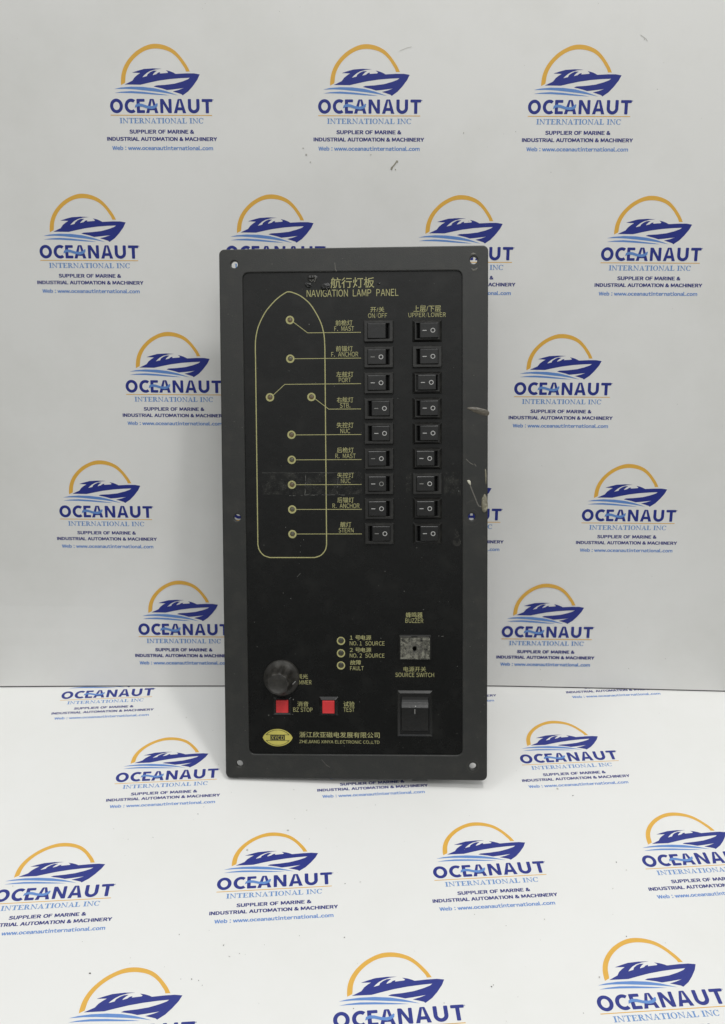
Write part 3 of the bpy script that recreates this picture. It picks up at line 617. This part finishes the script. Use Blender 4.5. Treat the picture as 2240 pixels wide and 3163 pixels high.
# ---------------------------------------------------------------- push buttons
for (u, v_, fs, zz, lab) in ((44.2, 344.9, 'low', 3.0, 0), (79.7, 344.8, 'high', 4.2, 0)):
    w0, h0, z1 = (13.6, 13.6, 1.2) if fs == 'low' else (14.4, 14.4, 2.4)
    pb = part('push_button', loft([(rr(w0, h0, .2, 3), 0), (rr(w0, h0, .2, 3), .3), (rr(10.6, 10.6, .3, 3), z1), (rr(9.7, 9.7, .3, 3), z1), (rr(9.7, 9.7, .3, 3), -.2)], False, True), M['rocker'], panel, pl(u, v_, -1.5))
    part('red_cap', loft([(rr(9.25, 9.6, .3, 3), -.2), (rr(9.25, 9.6, .3, 3), zz-.4), (rr(8.6, 9.0, .5, 3), zz), (rr(7.4, 7.7, .5, 3), zz-.12), (rr(2, 2, .4, 3), zz-.2)]), M['red'], pb, (0, 0, 0))

# ---------------------------------------------------------------- wear: glue, scratches, tear, tape film, dust
def blob(name, outline, h, m, z, nseg=5, seed=0):
    """a lumpy drop with the given outline (panel mm)"""
    c = Vector((sum(p[0] for p in outline)/len(outline), sum(p[1] for p in outline)/len(outline))); L = []
    o2 = catmull(outline+[outline[0]], 4)[:-1]
    for k in range(nseg+1):
        t = k/nseg; s = math.cos(t*math.pi/2)**0.7 if k < nseg else 0.06; zz = h*math.sin(t*math.pi/2)
        L.append(([(c.x+(p[0]-c.x)*s, c.y+(p[1]-c.y)*s) for p in o2], zz))
    v, f = loft(L); v = [(a, b_, (zz+0.25*h*noise.noise(Vector((a*0.6+seed, b_*0.6, 1.7)))) if zz > 0 else zz) for a, b_, zz in v]
    return part(name, (v, f), m, panel, (0, 0, z*K), True)
pp = lambda L: [(pu(a), pv(b_)) for a, b_ in L][::-1]
blob('glue_smear', pp([(184.4, 119.3), (187.2, 118.5), (191.5, 118.7), (196, 119.7), (199.5, 120.8), (200.9, 122.6), (200.4, 124.6), (197.8, 125.0), (192.1, 123.4), (186.7, 120.7)]), 0.6, M['glue_brown'], 0.0, seed=2)
blob('glue_drop', pp([(197.4, 183.3), (199.0, 184.6), (199.9, 188.5), (200.1, 192.5), (199.3, 195.8), (197.4, 197.0), (195.9, 195.6), (195.2, 191.5), (195.6, 186.8)]), 1.6, M['glue'], 0.0, seed=5)
blob('glue_drop', pp([(197.9, 164.6), (198.9, 166), (199.2, 171), (198.8, 176), (198.3, 175), (197.9, 170)]), 0.5, M['glue'], 0.0, seed=7)
blob('glue_drop', pp([(184.6, 173.2), (186.2, 172.8), (187.3, 174.0), (187.3, 176.6), (186.3, 176.0), (185.4, 174.9)]), 0.4, M['scratch_bright'], 0.0, seed=9)
F = Flat(); F.line([(pu(a), pv(b_)) for a, b_ in [(187.0, 176.8), (188.8, 181.5), (190.7, 186.1), (192.4, 190.5), (193.4, 192.1), (195.3, 192.8)]], 0.8, 0, 0)
F.line([(pu(a), pv(b_)) for a, b_ in [(183.8, 157.0), (185.6, 158.9), (187.4, 160.3), (189.2, 161.3)]], 0.5, 0, 0)
F.line([(pu(a), pv(b_)) for a, b_ in [(190.1, 160.6), (191.4, 162.6)]], 0.5, 0, 0)
F.line([(pu(a), pv(b_)) for a, b_ in [(86.6, 11.0), (86.9, 13.0), (87.0, 15.2), (87.8, 17.4)]], 0.45, 0, 0)
F.build('scratch_mark', M['scratch'], bez, K, (0, 0, 0.04*K))
F = Flat(); F.line([(pu(a), pv(b_)) for a, b_ in [(184.3, 190.6), (185.6, 189.2), (187.6, 188.3), (189.3, 188.2)]], 0.35, 0, 0)
for a0, a1, rad in ((200, 330, 6.2), (20, 100, 5.6)):
    F.line([(pu(188.1)+rad*math.cos(math.radians(a)), pv(200.3)+rad*math.sin(math.radians(a))) for a in range(a0, a1, 10)], 0.22, 2e-5, 0)
F.build('worn_arc', M['scratch_dim'], bez, K, (0, 0, 0.05*K))
F = Flat(); F.ring(pu(189.2), pv(390.1), 4.6, 4.3, 1e-5, 0, 32)
F.build('screw_wear_ring', M['scratch_dim'], bez, K, (0, 0, 0.05*K))
blob('paint_chip', pp([(187.6, 16.6), (189.5, 17.3), (192.2, 16.2), (191.0, 18.4), (188.6, 18.6)]), 0.3, M['scratch'], 0.0, seed=1)
blob('paint_chip', pp([(187.0, 6.6), (188.8, 5.3), (191.0, 6.2), (189.2, 7.0)]), 0.3, M['scratch'], 0.0, seed=3)
# torn dent under the top edge
def crumple(name, u0, v0, w, h, amp, m, seed, n=14, z=-1.35):
    v = []; f = []
    for j in range(n+1):
        for i in range(n+1):
            a = i/n*2-1; b_ = j/n*2-1; ph = math.atan2(b_, a); e = max(0, 1-(a*a+b_*b_)*(1.15+.5*noise.noise(Vector((math.cos(ph)*1.7+seed, math.sin(ph)*1.7, seed)))*1.6))
            nn = noise.noise(Vector((a*2.3+seed, b_*2.3, seed))); n2 = noise.noise(Vector((a*6+seed, b_*6, 3.1)))
            v.append((pu(u0)+a*w/2*(1+.15*nn), pv(v0)+b_*h/2*(1+.15*n2), -0.35+min(1, e*3)*0.35+amp*e*(0.6*nn+0.5*n2+0.35)))
    for j in range(n):
        for i in range(n): q = j*(n+1)+i; f.append((q, q+1, q+n+2, q+n+1))
    return part(name, (v, f), m, panel, (0, 0, z*K), True)
crumple('torn_film', 69.4, 22.0, 8.0, 7.0, 2.2, M['plastic'], 4.2)
crumple('film_dent', 79.5, 28.5, 9.0, 6.5, 0.8, M['plate'], 8.8)
crumple('film_dent', 119.2, 26.7, 2.6, 2.6, 0.5, M['plate'], 2.2)
crumple('film_dent', 66.5, 27.0, 6.0, 4.5, 0.6, M['plate'], 5.5)
F = Flat(); F.line([(pu(a), pv(b_)) for a, b_ in [(67.9, 23.6), (69.4, 24.6), (70.5, 23.2), (71.6, 24.8), (72.4, 22.0), (71.4, 20.6)]], 0.35, 0, 0)
F.line([(pu(a), pv(b_)) for a, b_ in [(80.2, 29.2), (81.0, 30.9), (80.5, 32.4)]], 0.35, 0, 0); F.build('torn_edge', M['scratch'], plate, K, (0, 0, -0.05*K))
# scuffed screw boss at the right edge
F = Flat()
for r_ in (1.3, 2.1, 2.8): F.line([(pu(177.2)+r_*math.cos(math.radians(a)), pv(219.3)+r_*math.sin(math.radians(a))) for a in range(150, 390, 12)], 0.22, 0, 0)
for a, b_, c, d in ((176, 209.5, 177, 213), (175.4, 213, 178, 216), (177.6, 211, 178.2, 214.5), (175, 216.5, 179, 214.5), (178.8, 217, 180, 219.5)): F.line([(pu(a), pv(b_)), (pu(c), pv(d))], 0.22, 0, 0)
F.build('scuff_mark', M['scratch_dim'], plate, K, (0, 0, -1.40*K))
# film of old tape across the seventh row
for (a, b_, c, d) in ((30.5, 166.6, 106, 183.2), (139, 166.5, 143, 183.0), (167.5, 166.6, 180, 184.3)):
    F = Flat(); F.poly([(pu(a), pv(d)), (pu(c), pv(d)), (pu(c), pv(b_)), (pu(a), pv(b_))], 0, 0); F.build('tape_film', M['film'], plate, K, (0, 0, -1.38*K))
F = Flat(); rnd = random.Random(3)
def ragged(p, q, w):
    n = 14
    for k in range(n):
        if rnd.random() < .25: continue
        t0, t1 = k/n, (k+1)/n; j = lambda: rnd.uniform(-.25, .25)
        F.line([(pu(p[0]+(q[0]-p[0])*t0+j()), pv(p[1]+(q[1]-p[1])*t0+j())), (pu(p[0]+(q[0]-p[0])*t1+j()), pv(p[1]+(q[1]-p[1])*t1+j()))], w*rnd.uniform(.4, 1.2), 0, 0)
ragged((63.5, 167), (62.8, 183.5), .35); ragged((62.8, 183.5), (98, 183.6), .3); ragged((30, 166.8), (100, 166.8), .18); ragged((50, 183.9), (62, 184), .3); ragged((88, 170), (87, 183), .25)
F.build('tape_edge', M['dust'], plate, K, (0, 0, -1.35*K))
F = Flat(); rnd = random.Random(21)
for k in range(130):
    u, v_ = rnd.uniform(20, 179), rnd.uniform(21, 379); r_ = rnd.choice([.12, .15, .18, .22, .32]); F.ring(pu(u), pv(v_), r_, 0.001, 0, 0, 6, rnd.uniform(.5, 1))
for u, v_, r_ in ((67.0, 56.0, .4), (52.6, 340, .5), (33.5, 352.3, .5), (163.5, 290.5, .3), (61.5, 217.5, .3), (147, 223.5, .35), (127.5, 214.5, .45), (152, 270.5, .3), (137.5, 256.6, .3), (178.5, 181, .4)): F.ring(pu(u), pv(v_), r_, 0.001, 0, 0, 8)
F.line([(pu(165.5), pv(290.9)), (pu(167.2), pv(290.6))], .3, 0, 0); F.line([(pu(56), pv(246)), (pu(59), pv(243))], .2, 0, 0)
o = F.build('dust_specks', M['dust'], plate, K, (0, 0, -1.33*K)); o['kind'] = 'stuff'
F = Flat()
for k in range(60):
    e = rnd.random(); u, v_ = ((rnd.uniform(2, 16), rnd.uniform(4, 396)) if e < .4 else ((rnd.uniform(183, 198), rnd.uniform(4, 396)) if e < .8 else (rnd.uniform(5, 195), rnd.choice([rnd.uniform(2, 15), rnd.uniform(385, 398)]))))
    F.ring(pu(u), pv(v_), rnd.choice([.15, .2, .25, .35]), 0.001, 0, 0, 6, rnd.uniform(.4, 1))
F.line([(pu(74), pv(386)), (pu(78), pv(390.5)), (pu(80.5), pv(392))], .22, 0, 0)
o = F.build('dust_specks', M['scratch'], bez, K, (0, 0, 0.04*K)); o['kind'] = 'stuff'
